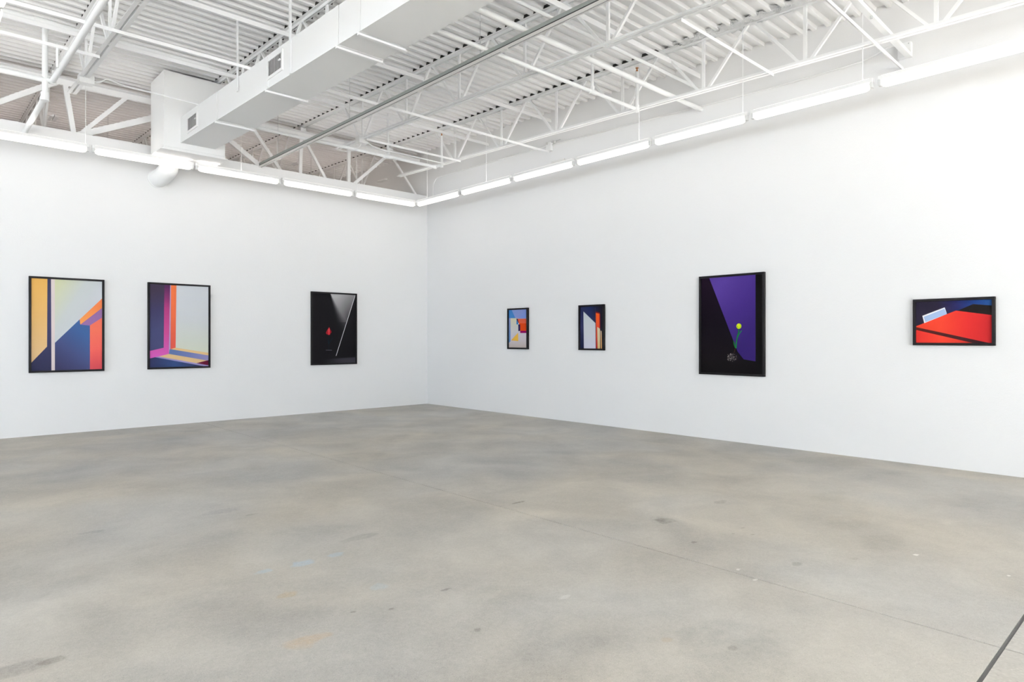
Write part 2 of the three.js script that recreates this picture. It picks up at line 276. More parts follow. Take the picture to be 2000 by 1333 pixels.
// lumpy sprayed insulation over the end of the wall joist
{
  const pos = [], idx = [], n = 150, m = 10, x = JOIST[3], R = rng(5);
  for (let i = 0; i <= n; i++) for (let k = 0; k <= m; k++) {
    const z = -4.55 + 3.4 * i / n, a = Math.PI * k / m, w = 0.045 + 0.06 * vnoise(z * 9, k * 1.1) + 0.05 * vnoise(z * 31, k * 2.3 + 9), taper = Math.min(1, (i + 2) / 14);
    pos.push(x - Math.cos(a) * w * taper, deckY(z) + 0.03 - Math.sin(a) * w * 0.55 * taper, z + 0.02 * (R() - 0.5));
  }
  for (let i = 0; i < n; i++) for (let k = 0; k < m; k++) { const a = i * (m + 1) + k; idx.push(a, a + 1, a + m + 2, a, a + m + 2, a + m + 1); }
  const g = new THREE.BufferGeometry(); g.setAttribute('position', new THREE.Float32BufferAttribute(pos, 3)); g.setIndex(idx); g.computeVertexNormals(); g.setAttribute('uv', new THREE.Float32BufferAttribute(pos.flatMap((v, i) => i % 3 ? [] : [pos[i + 2] * 3, pos[i] * 3]), 2));
  tag(mesh('spray_insulation', g, M.foam, scene), 'lumpy white sprayed insulation along the top of the wall joist', 'insulation');
}

// girder truss over the partition wall
{
  const g = thing('girder_truss', 'white steel girder truss standing just behind the partition wall top', 'girder');
  const yT = deckY(GZ) - 0.1;
  const ch = (y, s) => { const a = V(XL, y, GZ), b = V(WX, y, GZ), gs = []; for (const d of [-1, 1]) gs.push(prism(a, b, angle(0.09, 0.009, d, s).map(([u, v]) => [u + d * 0.014, v]))); return gs; };
  mesh('top_chord', ch(yT, -1), M.steel, g); mesh('bottom_chord', ch(3.7, 1), M.steel, g);
  const mem = (x0, y0, x1, y1, w) => mesh('web_member', bar(V(x0, y0, GZ), V(x1, y1, GZ), w, w * 0.8, V(0, 0, 1)), M.steel, g);
  const t = yT - 0.05, b = 3.72;
  mem(4.93, b, 3.3, t, 0.075); mem(4.96, b, 4.15, t, 0.05); mem(5.0, b, 5.03, t, 0.055);
  mem(5.80, b - 0.1, 5.05, t, 0.045); mem(5.93, b, 5.94, t, 0.06); mem(5.6, b - 0.02, 6.75, t - 0.02, 0.055); mem(7.75 - 0.3, b + 0.35, 6.85, t, 0.035);
  mem(1.0, b, 3.2, t, 0.085); mem(1.45, b, 2.38, t, 0.055); mem(1.78, b, 1.62, t, 0.06); mem(0.0, b, 1.55, t, 0.07); mem(-0.8, b, -0.25, t, 0.055); mem(-2.2, b, -0.3, t, 0.07); mem(-2.4, b, -2.0, t, 0.055);
  for (const x of [...JOIST, -0.26, -2.03, -3.8, -5.57]) mesh('joist_seat', span(x - 0.05, x + 0.05, yT, deckY(GZ) - 0.042, GZ - 0.09, GZ + 0.09), M.steel, g);
}

// bridging bars between the joists
function bridging(label, p, q, w = 0.032, poly) { const o = mesh('bridging_bar', prism(p, q, poly || angle(w, 0.005, -1, -1)), M.steel, scene); return tag(o, label, 'bridging bar', 'joist bridging'); }
const level = (x0, x1, y, z) => [V(x0, y, z), V(x1, y, z)];
bridging('long thin white bridging angle crossing under the duct hangers to the gallery wall', ...level(-4.4, 7.4, chordY(-7.1) - 0.004, -7.1));
bridging('thin white bridging angle from the track-side joist past the ceiling junction box', ...level(5.03, 6.8, chordY(-8.57) - 0.004, -8.57));
bridging('bright white bridging angle between two joists beside the sprayed insulation', ...level(5.03, 6.8, chordY(-3.21) - 0.004, -3.21));
bridging('white bridging angle running to the wall junction box', V(5.03, 4.09, -2.17), V(7.49, 4.045, -2.17));
{ const e = P(1077, 233, 'x', 7.44), f = P(955, 280, 'x', 7.44);
  bridging('white bridging angle up under the deck before the unlit bay', V(-4.4, e.y, e.z), V(7.44, e.y, e.z), 0.05);
  bridging('white bridging angle up under the deck nearest the girder', V(-4.4, f.y, f.z), V(7.44, f.y, f.z), 0.045); }
bridging('wide white bridging angle beside the upright sprinkler pipe', ...level(-4.4, 7.42, 4.64, -4.46), 0.06);
bridging('long thin white bridging angle ending at the joist with the side pipe', ...level(-4.4, 1.5, chordY(-7.93) - 0.004, -7.93));

// ================================================================== PIPES
function pipeRun(name, label, category, segs, r, fittings = [], extra) {
  const t = thing(name, label, category);
  for (const s of segs) mesh('pipe', cyl(s[0], s[1], s[2] || r, 14), M.pipe, t);
  for (const [p, q, rr] of fittings) mesh('fitting', join([cyl(p, q, rr, 14)]), M.pipe, t);
  if (extra) extra(t);
  return t;
}
function head(t, p) {                                  // upright sprinkler head
  const h = mesh('sprinkler_head', [cyl(p, p.clone().add(V(0, 0.018, 0)), 0.012, 8), bar(p.clone().add(V(-0.012, 0.018, 0)), p.clone().add(V(-0.006, 0.045, 0)), 0.005), bar(p.clone().add(V(0.012, 0.018, 0)), p.clone().add(V(0.006, 0.045, 0)), 0.005), cyl(p.clone().add(V(0, 0.018, 0)), p.clone().add(V(0, 0.043, 0)), 0.004, 6), cyl(p.clone().add(V(0, 0.045, 0)), p.clone().add(V(0, 0.05, 0)), 0.02, 10)], M.brass, t);
  h.userData.label = 'copper-coloured upright sprinkler head';
}
{ // branch A, ends in an upright head
  const z = -4.907, y = 4.128, xe = Math.min(6.69, P(1249, 217, 'z', z).x), xt = P(1157, 182, 'z', z).x, yh = P(1250, 140, 'z', z).y;
  pipeRun('sprinkler_pipe', 'white sprinkler pipe under the grey track with a tall upright end', 'pipe', [[V(3.3, y, z), V(xe, y, z)], [V(xt, y, z), V(xt, deckY(z) - 0.09, z), 0.018], [V(xe, y, z), V(xe, yh - 0.02, z), 0.019]], 0.022,
    [[V(xt - 0.05, y, z), V(xt + 0.05, y, z), 0.029], [V(xt, y, z), V(xt, y + 0.06, z), 0.026], [V(xe - 0.045, y, z), V(xe + 0.02, y, z), 0.027], [V(xe, y - 0.03, z), V(xe, y + 0.05, z), 0.027]], (t) => { head(t, V(xe, yh - 0.02, z));
      mesh('hanger_wire', cyl(V(xe - 0.09, y, z), V(xe - 0.03, y + 0.26, z), 0.004, 6), M.pipe, t); });
}
pipeRun('water_pipe', 'white pipe crossing the ceiling into the gallery wall', 'pipe', [[V(3.3, 4.225, -4.5), V(WX, 4.21, -4.49)]], 0.029);
pipeRun('conduit_pipe', 'thin white pipe under the deck beside the wide bridging angle', 'pipe', [[V(3.6, 4.49, -4.53), V(WX, 4.49, -4.53)]], 0.019);
{ // main in front of the girder
  const z = -8.93, y = 4.16, xt = P(758, 308, 'z', z).x, xe = P(850, 330, 'z', z).x, xh = P(862, 326, 'z', z + 0.12).x;
  pipeRun('sprinkler_pipe', 'white sprinkler pipe across the corner by the partition with a tee and upright head', 'pipe', [[V(3.3, y, z), V(xe, y, z)], [V(xt, y, z), V(xt, deckY(z) - 0.05, z), 0.02], [V(xe, y, z), V(xh, y + 0.005, z + 0.13), 0.018], [V(xh, y, z + 0.13), V(xh, 4.66, z + 0.13), 0.02]], 0.026,
    [[V(xt - 0.07, y, z), V(xt + 0.07, y, z), 0.038], [V(xt, y, z), V(xt, y + 0.07, z), 0.03], [V(xe - 0.05, y, z), V(xe + 0.02, y, z), 0.032], [V(xh, y - 0.025, z + 0.13), V(xh, y + 0.05, z + 0.13), 0.026]], (t) => head(t, V(xh, 4.66, z + 0.13)));
}
{ // pipes on the far side of the duct
  const z = -8.9, y = 4.163, xr = P(88, 157, 'z', z).x, xa = 1.225, yT = 4.8;
  pipeRun('sprinkler_riser', 'white sprinkler riser with an elbow turning into the partition wall', 'pipe', [[V(-4, y + 0.01, z), V(xr, y, z)], [V(xr, 3.97, z), V(xr, yT, z), 0.03], [V(xr, 3.97, z), V(P(48, 258, 'z', WZ).x, P(48, 258, 'z', WZ).y, WZ), 0.032], [V(-4, yT + 0.02, z), V(2.9, yT, z), 0.03], [V(xr, y, z), V(xa, y, z)]], 0.03,
    [[V(xr - 0.1, yT, z), V(xr + 0.1, yT, z), 0.042], [V(xr, yT - 0.07, z), V(xr, yT, z), 0.04], [V(xr, 3.93, z), V(xr, 4.02, z), 0.042], [V(xr, 3.97, z), V(xr, 3.972, z - 0.09), 0.042], [V(xa - 0.03, y, z), V(xa + 0.035, y, z), 0.036]]);
  const a = V(xa, EYE + 2.66 + SL * 8.9, z), b = V(xa, EYE + 2.66 - SL * 3.5, 3.5);
  pipeRun('sprinkler_branch', 'white sprinkler branch pipe running level with the joist next to the riser', 'pipe', [[a, b]], 0.03);
  mesh('hanger_rod', cyl(P(112, 85, 'z', -7.95), P(112, 132, 'z', -7.95), 0.012, 8), M.pipe, scene).userData = { label: 'thin white hanger rod dropping from a bridging angle to the branch pipe', category: 'hanger rod' };
}

{ const c = [[206, 2], [196, 18], [189, 30], [178, 45], [167, 62], [160, 74], [150, 82]].map(([a, b], i) => P(a, b, 'x', 1.3 + (i % 2 ? 0.012 : 0)));
  tag(mesh('cable', tubeAlong(c, 0.007, 50, 6), M.black, scene), 'thin dark cable strung beside the sprinkler branch pipe', 'cable'); }
// ================================================================== DUCT
{
  const xl = 2.74, xr = 3.19, e0 = 2.398, e1 = 2.74, zEnd = -9.53, t = thing('air_duct', 'large white rectangular air duct with side grilles and an end box by the partition', 'air duct');
  const yb = (z) => EYE + e0 - SL * z, yt = (z) => EYE + e1 - SL * z, xc = (xl + xr) / 2, w = xr - xl, h = e1 - e0;
  const zc = (px) => P(px, 100, 'x', xl).z;
  const joints = [zEnd, zc(423), zc(522), zc(661), zc(704), -3.2, -1.7, -0.2, 1.2];
  for (let i = 0; i + 1 < joints.length; i++) { const a = joints[i] + (i ? 0.005 : 0), b = joints[i + 1] - 0.005; mesh('duct_section', bar(V(xc, (yb(a) + yt(a)) / 2, a), V(xc, (yb(b) + yt(b)) / 2, b), w - (i % 2 ? 0.004 : 0), h - (i % 2 ? 0.004 : 0)), M.duct, t); }
  mesh('duct_core', bar(V(xc, (yb(zEnd) + yt(zEnd)) / 2, zEnd), V(xc, (yb(1.1) + yt(1.1)) / 2, 1.1), w - 0.03, h - 0.03), M.ductInside, t);
  for (const [i, z] of joints.slice(1, 8).entries()) {
    mesh('support_bar', [prism(V(xl - 0.01, yb(z) - 0.012, z - 0.035), V(xr + 0.012, yb(z) - 0.012, z - 0.035), angle(0.03, 0.004, 1, 1).map(([u, v]) => [u, v - 0.018]))], M.pipe, t);
    if (i < 2) mesh('joint_cover', span(xl - 0.006, xl, yb(z) + 0.01, yt(z) - 0.005, z + 0.006, z + 0.03), M.duct, t);
  }
  for (const [px, low] of [[566, 0.0], [463, 0.17]]) { const z = P(px, 80, 'x', xl - 0.012).z; mesh('hanger_strap', [span(xl - 0.012, xl - 0.004, yb(z) + low, deckY(z), z - 0.022, z + 0.022)], M.pipe, t); }
  // side grilles
  const grille = (pxa, pxb, drop) => {
    const z0 = P(pxa, 100, 'x', xl).z, z1 = P(pxb, 100, 'x', xl).z, zm = (z0 + z1) / 2, top = yt(zm) - drop, bot = top - 0.155, x = xl - 0.004;
    const gr = mesh('grille_frame', [span(x - 0.008, xl, bot - 0.028, bot, z0 - 0.028, z1 + 0.028), span(x - 0.008, xl, top, top + 0.028, z0 - 0.028, z1 + 0.028), span(x - 0.008, xl, bot, top, z0 - 0.028, z0), span(x - 0.008, xl, bot, top, z1, z1 + 0.028)], M.duct, t);
    mesh('grille_backing', span(xl - 0.003, xl, bot, top, z0, z1), std(0.28, 0.28, 0.28, 0.8), gr);
    for (let k = 0; k < 9; k++) { const z = z0 + (z1 - z0) * (k + 0.5) / 9; mesh('grille_slat', prism(V(x - 0.004, bot, z), V(x - 0.004, top, z), [[-0.010, -0.004], [-0.008, -0.005], [0.010, 0.003], [0.008, 0.005]], V(-1, 0, 0)), M.grille, gr); }
    mesh('damper_lever', span(x - 0.018, x - 0.004, bot + 0.08, bot + 0.092, z1 - 0.05, z1 - 0.012), M.pipe, gr);
  };
  grille(525, 551, 0.075); grille(368, 385, 0.095);
  // end box with flange
  const bx0 = P(320, 200, 'z', zEnd).x, bx1 = P(440, 290, 'z', zEnd).x, bz1 = -10.16, bt = deckY(zEnd) - 0.046, bb = 3.80;
  mesh('end_box', rbox((bx0 + bx1) / 2, (bb + bt) / 2, (zEnd + bz1) / 2, bx1 - bx0, bt - bb, zEnd - bz1, 0.006), M.duct, t);
  mesh('box_flange', [rbox((bx0 + bx1) / 2 - 0.015, bb - 0.004, (zEnd + bz1) / 2 + 0.01, bx1 - bx0 + 0.07, 0.012, zEnd - bz1 + 0.08, 0.003), rbox((bx0 + bx1) / 2, bb + 0.045, (zEnd + bz1) / 2, bx1 - bx0 + 0.01, 0.012, zEnd - bz1 + 0.012, 0.003)], M.duct, t);
  // round elbow into the partition
  const px = P(330, 310, 'z', -10.03).x, r = 0.125, pts = [V(px, bb + 0.02, -10.03), V(px, bb - 0.06, -10.03), V(px, bb - 0.13, -10.05), V(px - 0.01, 3.625, -10.15), V(px - 0.02, 3.6, -10.3), V(px - 0.02, 3.6, WZ + 0.005)];
  mesh('round_elbow', new THREE.TubeGeometry(new THREE.CatmullRomCurve3(pts, false, 'centripetal'), 48, r, 32), M.duct, t);
  mesh('wall_collar', cyl(V(px - 0.02, 3.6, WZ), V(px - 0.02, 3.6, WZ + 0.02), r + 0.012, 32), M.duct, t);
}

// ================================================================== HANGING TRACK
{
  const x = 4.21, y = 4.05, z0 = WZ + 0.002, z1 = 3.2, t = thing('hanging_track', 'long grey steel channel with a white slotted track below hung on wires', 'track');
  const w = 0.041;
  const zs = [z0, P(525, 310, 'x', x).z, P(598, 290, 'x', x).z, P(914, 130, 'x', x).z, -1.9, z1];
  for (let i = 0; i + 1 < zs.length; i++) mesh('steel_channel', [bar(V(x, y + 0.034, zs[i]), V(x, y + 0.034, zs[i + 1] - 0.004), w + (i % 2 ? 0.004 : 0), 0.034)], M.galvanised, t);
  mesh('channel_slot', bar(V(x, y + 0.0125, z0 + 0.004), V(x, y + 0.0125, z1), 0.037, 0.009), M.trackDark, t);
  mesh('white_track', [prism(V(x, y - 0.006, z0), V(x, y - 0.006, z1), [[0.019, -0.014], [0.019, 0.014], [-0.019, 0.014], [-0.019, -0.014], [-0.009, -0.014], [-0.009, 0.004], [0.009, 0.004], [0.009, -0.014]])], M.trackWhite, t);
  mesh('track_slot', bar(V(x, y - 0.008, z0 + 0.01), V(x, y - 0.008, z1), 0.0175, 0.006), M.trackDark, t);
  for (const px of [596, 702, 821, 985]) { const z = P(px, 150, 'x', x).z; mesh('track_connector', rbox(x, y - 0.012, z, 0.04, 0.022, 0.09, 0.003), M.trackWhite, t); }
  for (const px of [543, 683, 938]) { const z = P(px, 100, 'x', x).z; mesh('hanger_wire', cyl(V(x, y + 0.05, z), V(x, deckY(z) + 0.01, z), 0.0028, 6), M.wire, t); }
}

// ================================================================== LAMPS
const lampProto = (() => {
  // lamp along x, its origin at the middle of the tube
  const o = new THREE.Group(), L = 1.165;
  mesh('housing', [rbox(0, 0.058, 0, L + 0.06, 0.036, 0.05, 0.004)], M.housing, o);
  const g = new THREE.CapsuleGeometry(0.038, L - 0.076, 2, 8); g.rotateZ(Math.PI / 2); mesh('tube', g, M.tube, o);
  mesh('added_top_glow', new THREE.PlaneGeometry(L, 0.044).rotateX(-Math.PI / 2).translate(0, 0.0775, 0), M.addedTopGlow, o);  // glowing top added to the lamp to brighten the ceiling
  for (const s of [-1, 1]) mesh('end_cap', [rbox(s * (L / 2 + 0.016), 0.02, 0, 0.026, 0.07, 0.042, 0.003)], M.cap, o);
  return o;
})();
function lamp(at, alongZ, label, group, wireAt) {
  const o = lampProto.clone(); o.name = numbered('tube_light'); scene.add(tag(o, label, 'tube light', group));
  o.position.copy(at); o.rotation.y = alongZ ? Math.PI / 2 : 0;
  for (const k of wireAt) { const z = alongZ ? at.z - k : at.z, w = mesh('suspension_wire', cyl(V(k, 0.07, 0), V(k, deckY(z) - at.y, 0), 0.004, 6), M.pipe, o); w.name = 'suspension_wire'; }
  const dn = new THREE.RectAreaLight(new THREE.Color().setRGB(...LAMP.color), LAMP.down, 1.13, 0.05);
  dn.position.copy(at).add(V(0, -0.0395, 0)); dn.rotation.set(-Math.PI / 2, 0, alongZ ? Math.PI / 2 : 0); scene.add(dn);
  const up = new THREE.RectAreaLight(new THREE.Color().setRGB(...LAMP.color), LAMP.up, 1.13, 0.042);  // added uplight, fills the ceiling above the lamp
  up.position.copy(at).add(V(0, 0.081, 0)); up.rotation.set(Math.PI / 2, 0, alongZ ? Math.PI / 2 : 0); scene.add(up);
}
const PL = 1.255, PR = 1.268;
const rowEnd = LZ + 9 * PR, NTH = ['first', 'second', 'third', 'fourth', 'fifth', 'sixth', 'seventh', 'eighth', 'ninth'];
const PART = ['glowing tube light along the partition, the one that meets the corner', 'glowing tube light along the partition, next to the corner one', 'glowing tube light along the partition, under the end of the grey track', 'glowing tube light along the partition, in front of the round duct elbow', 'glowing tube light along the partition, above the print with the yellow panel'];
const wiresL = [1.70, 3.66, 5.57].map((x) => x), wiresR = [-9.5, -7.9, -4.95, -3.56, -2.33, -0.9, 0.6];
for (let k = 0; k < 5; k++) { const x = LX - PL * (k + 0.5); lamp(V(x, LY, LZ), false, PART[k], 'tube lights along the partition wall', wiresL.filter((w) => Math.abs(w - x) < PL / 2).map((w) => w - x)); }
for (let k = 0; k < 9; k++) { const z = LZ + PR * (k + 0.5); lamp(V(LX, LY, z + 0.012), true, `${NTH[k]} glowing tube light along the gallery wall, counted from the corner`, 'tube lights along the gallery wall', wiresR.filter((w) => Math.abs(w - z) < PR / 2).map((w) => z - w)); }
for (let k = 0; k < 9; k++) { const z = LZ + PR * (k + 0.5); lamp(V(LX - 5 * PL, LY, z), true, `${NTH[k]} tube light counted from the partition in the row across the duct`, 'tube lights on the far side of the duct', k % 2 ? [0.4] : []); }
for (let k = 0; k < 5; k++) { const x = LX - PL * (k + 0.5); lamp(V(x, LY, rowEnd), false, 'glowing white tube light hung in the row toward the shop window', 'tube lights toward the shop window', k % 2 ? [0.3] : []); }

// unseen warm lamps added to brighten the space beyond the partition, below the top of the wall
for (const x of [-3, -0.5, 2, 4.4, 6.6]) {
  const o = lampProto.clone(); o.name = numbered('tube_light'); scene.add(tag(o, 'added tube light hung out of view beyond the partition wall', 'tube light', 'added lights beyond the partition wall')); o.position.set(x, 3.0, -12.6);
  for (const k of [-0.5, 0.5]) mesh('suspension_wire', cyl(V(k, 0.07, 0), V(k, deckY(-12.6) - 3.0, 0), 0.0035, 6), M.wire, o);
  const l = new THREE.RectAreaLight(new THREE.Color().setRGB(1, 0.88, 0.8), LAMP.down, 1.13, 0.05); l.position.set(x, 2.9605, -12.6); l.rotation.set(-Math.PI / 2, 0, 0); scene.add(l);
  const u = new THREE.RectAreaLight(new THREE.Color().setRGB(1, 0.86, 0.77), 60, 1.13, 0.042); u.position.set(x, 3.081, -12.6); u.rotation.set(Math.PI / 2, 0, 0); scene.add(u);
  o.children.find((c) => c.name === 'tube').material = M.addedTubeWarm;
}

// ================================================================== SMALL FITTINGS
{ // conduit along the gallery wall
  const pts = [[846, 392], [847, 360], [852, 349], [866, 344], [1054, 290], [1258, 236], [1400, 200], [1560, 157], [1680, 121], [1700, 113], [1735, 93], [1752, 88]].map(([a, b]) => P(a, b, 'x', WX - 0.012));
  tag(mesh('wall_conduit', tubeAlong(pts, 0.0095, 120, 8), M.pipe, scene), 'thin white conduit fixed along the upper gallery wall', 'conduit');
}
{ const q = P(1073, 287, 'x', WX - 0.03), t = thing('emergency_light', 'small white two-headed emergency light high on the gallery wall', 'emergency light', null, V(WX, q.y, q.z));
  mesh('body', rbox(-0.03, 0, 0, 0.06, 0.13, 0.1, 0.008), M.pipe, t); for (const s of [-1, 1]) mesh('lamp_head', cyl(V(-0.07, 0.05, s * 0.07 + 0.05), V(-0.03, 0.05, s * 0.07 + 0.05), 0.022, 12), M.cap, t); mesh('arm', bar(V(-0.03, 0.055, 0), V(-0.03, 0.065, 0.24), 0.01), M.wire, t); }
{ const q = P(1089, 322, 'x', WX - 0.03), t = thing('wall_box', 'small pale box with a dark button on the gallery wall just above the lamps', 'wall box', null, V(WX, q.y, q.z));
  mesh('case', rbox(-0.02, 0, 0, 0.04, 0.15, 0.27, 0.006), std(0.74, 0.73, 0.71, 0.5), t); mesh('button', cyl(V(-0.045, -0.01, 0.06), V(-0.035, -0.01, 0.06), 0.014, 12), M.wire, t); }
{ const t = thing('wall_junction_box', 'white junction box with a square strut end high on the gallery wall', 'junction box', null, V(WX, 4.2, -2.15));
  mesh('box', rbox(-0.03, 0, 0, 0.06, 0.15, 0.12, 0.005), M.pipe, t); mesh('knockout', cyl(V(-0.066, -0.035, 0.02), V(-0.058, -0.035, 0.02), 0.012, 10), M.wire, t); mesh('screw', cyl(V(-0.064, 0.055, 0.04), V(-0.058, 0.055, 0.04), 0.006, 8), M.wire, t);
  const u = thing('steel_strut', 'wide white strut reaching from the ceiling joist to the wall junction box', 'strut'); mesh('channel', prism(V(5.03, 4.235, -2.115), V(7.43, 4.14, -2.115), [[-0.026, -0.02], [0.026, -0.02], [0.026, 0.02], [-0.026, 0.02]]), M.pipe, u); mesh('bolt', cyl(V(6.35, 4.14, -2.1), V(6.35, 4.18, -2.1), 0.012, 8), M.wire, u); }
function ceilingBox(x, z, label, cable, cableLabel) {
  const y = chordY(z), t = thing('ceiling_box', label, 'junction box', null, V(x, y, z)); mesh('box', rbox(0, -0.012, 0, 0.15, 0.1, 0.12, 0.005), M.housing, t); mesh('cover_screw', [cyl(V(0.02, -0.054, 0.02), V(0.02, -0.06, 0.02), 0.006, 8), cyl(V(-0.02, -0.054, -0.02), V(-0.02, -0.06, -0.02), 0.006, 8)], M.wire, t);
  tag(mesh('cable', tubeAlong(cable, 0.009, 60, 8), M.pipe, scene), cableLabel, 'cable');
}
{ const z = -8.85, q = P(388, 204, 'x', 2.73); ceilingBox(1.535, z, 'white junction box on the joist end beside the sprinkler riser', [V(1.6, chordY(z) - 0.01, z), V(1.67, chordY(z) + 0.0, z), V(1.75, chordY(z) + 0.05, z), P(240, 167, 'z', -8.87), P(305, 183, 'z', -8.85), q], 'thin white cable from the joist box to the side of the duct'); }
{ const z = -8.72; ceilingBox(5.03, z, 'white junction box on the joist beside the hanging track', [V(5.1, chordY(z) + 0.0, z), P(730, 287, 'z', -8.72), P(800, 304, 'z', -8.72), P(868, 320, 'z', -8.72)], 'thin white cable from the joist box toward the gallery wall');
  const a = V(5.02, chordY(z) - 0.05, z); tag(mesh('drop_cable', tubeAlong([a, a.clone().add(V(-0.01, -0.06, -0.03)), a.clone().add(V(-0.12, -0.12, -0.15)), a.clone().add(V(-0.3, -0.1, -0.25))], 0.006, 30, 6), M.pipe, scene), 'short looping white cable under the joist junction box', 'cable'); }

// ================================================================== FRAMED PICTURES
const css = (c) => `rgb(${c.map((v) => Math.round(v)).join(',')})`;
function picture(label, wall, a0, a1, y0, y1, crop, draw) {
  // wall: 'back' (along x) or 'right' (along z); a0..a1 is its extent along the wall as seen left to right
  const D = 0.042, R = 0.026, w = Math.abs(a1 - a0), h = y1 - y0, t = thing('framed_picture', label, 'picture', 'framed pictures');
  if (wall === 'back') t.position.set((a0 + a1) / 2, y0, WZ); else { t.position.set(WX, y0, (a0 + a1) / 2); t.rotation.y = -Math.PI / 2; }
  const rail = (p, q, hor) => mesh('frame_rail', rbox((p[0] + q[0]) / 2, (p[1] + q[1]) / 2, D / 2 + 0.004, Math.abs(q[0] - p[0]), Math.abs(q[1] - p[1]), D, 0.0025), M.frame, t);
  rail([-w / 2, h - R], [w / 2, h]); rail([-w / 2, 0], [w / 2, R]); rail([-w / 2, R], [-w / 2 + R, h - R]); rail([w / 2 - R, R], [w / 2, h - R]);
  mesh('backing_board', span(-w / 2 + 0.01, w / 2 - 0.01, 0.01, h - 0.01, 0.004, 0.014), M.board, t);
  const iw = w - 2 * R + 0.004, ih = h - 2 * R + 0.004, H = 900, W = Math.round(H * iw / ih), c = document.createElement('canvas'); c.width = W; c.height = H; const ctx = c.getContext('2d');
  const k = (crop[2] - crop[0]) / crop[3], pd = D - 0.016;   // print lies a little behind the frame face
  const to = ([u, v]) => { const px = crop[0] + u * k, py = crop[1] + v * k, q = wall === 'back' ? P(px, py, 'z', WZ + pd) : P(px, py, 'x', WX - pd); const s = wall === 'back' ? (q.x - t.position.x) : (q.z - t.position.z); return [(s / iw + 0.5) * W, (1 - (q.y - y0 - R + 0.002) / ih) * H]; };
  const T = {
    ctx, W, H, to,
    fill: (col) => { ctx.fillStyle = col; ctx.fillRect(0, 0, W, H); },
    grad: (a, b, stops) => { const [x0, yy0] = to(a), [x1, yy1] = to(b), g = ctx.createLinearGradient(x0, yy0, x1, yy1); stops.forEach((s, i) => g.addColorStop(i / (stops.length - 1), css(s))); return g; },
    poly: (pts, col) => { ctx.fillStyle = Array.isArray(col) ? css(col) : col; ctx.beginPath(); pts.map(to).forEach(([x, y], i) => i ? ctx.lineTo(x, y) : ctx.moveTo(x, y)); ctx.closePath(); ctx.fill(); },
    line: (pts, col, lw) => { ctx.strokeStyle = css(col); ctx.lineWidth = lw; ctx.lineCap = 'round'; ctx.lineJoin = 'round'; ctx.beginPath(); pts.map(to).forEach(([x, y], i) => i ? ctx.lineTo(x, y) : ctx.moveTo(x, y)); ctx.stroke(); },
    dot: (p, r, col) => { const [x, y] = to(p); ctx.fillStyle = css(col); ctx.beginPath(); ctx.arc(x, y, r, 0, 7); ctx.fill(); },
  };
  draw(T);
  const tex = new THREE.CanvasTexture(c); tex.colorSpace = THREE.SRGBColorSpace; tex.anisotropy = 8;
  const g = new THREE.PlaneGeometry(iw, ih); g.translate(0, h / 2, pd);
  const m = mesh('print', g, matte(0.78, 0.78, 0.78, 0.6, 0.12, { map: tex, side: THREE.FrontSide }), t);
  mesh('print_mount', span(-iw / 2, iw / 2, h / 2 - ih / 2, h / 2 + ih / 2, 0.014, pd - 0.001), M.board, t);
  return t;
}
picture('large framed abstract print with a tall yellow panel, white field and blue and red blocks', 'back', 1.185, 2.03, 0.825, 2.083, [30, 520, 230, 1159], (T) => {
  T.fill('rgb(58,60,94)');
  T.poly([[140, 100], [363, 100], [359, 912], [174, 1102], [140, 1130]], T.grad([260, 140], [260, 1000], [[228, 178, 96], [230, 186, 118], [232, 196, 146]]));
  T.poly([[360, 912], [176, 1102], [170, 1230], [405, 1230], [405, 100], [365, 100]], T.grad([380, 140], [250, 1190], [[62, 62, 92], [66, 68, 108], [52, 54, 84]]));
  T.poly([[403, 100], [449, 100], [449, 1240], [409, 1240]], [236, 222, 220]);
  T.poly([[447, 100], [1030, 100], [1030, 326], [728, 605], [447, 872]], T.grad([480, 180], [960, 420], [[222, 226, 186], [216, 222, 222], [220, 224, 232]]));
  T.poly([[728, 605], [1030, 322], [1030, 440], [735, 664]], T.grad([740, 620], [985, 400], [[242, 158, 88], [236, 126, 78]]));
  T.poly([[735, 664], [1030, 438], [1030, 556], [845, 674]], [150, 112, 166]);
  T.poly([[448, 870], [728, 604], [735, 664], [845, 674], [846, 1240], [448, 1240]], T.grad([460, 1150], [840, 800], [[62, 62, 98], [72, 82, 130], [66, 100, 156]]));
  T.poly([[844, 673], [1030, 554], [1030, 1240], [844, 1240]], T.grad([860, 720], [930, 1160], [[240, 118, 96], [240, 106, 98], [206, 78, 88]]));
});
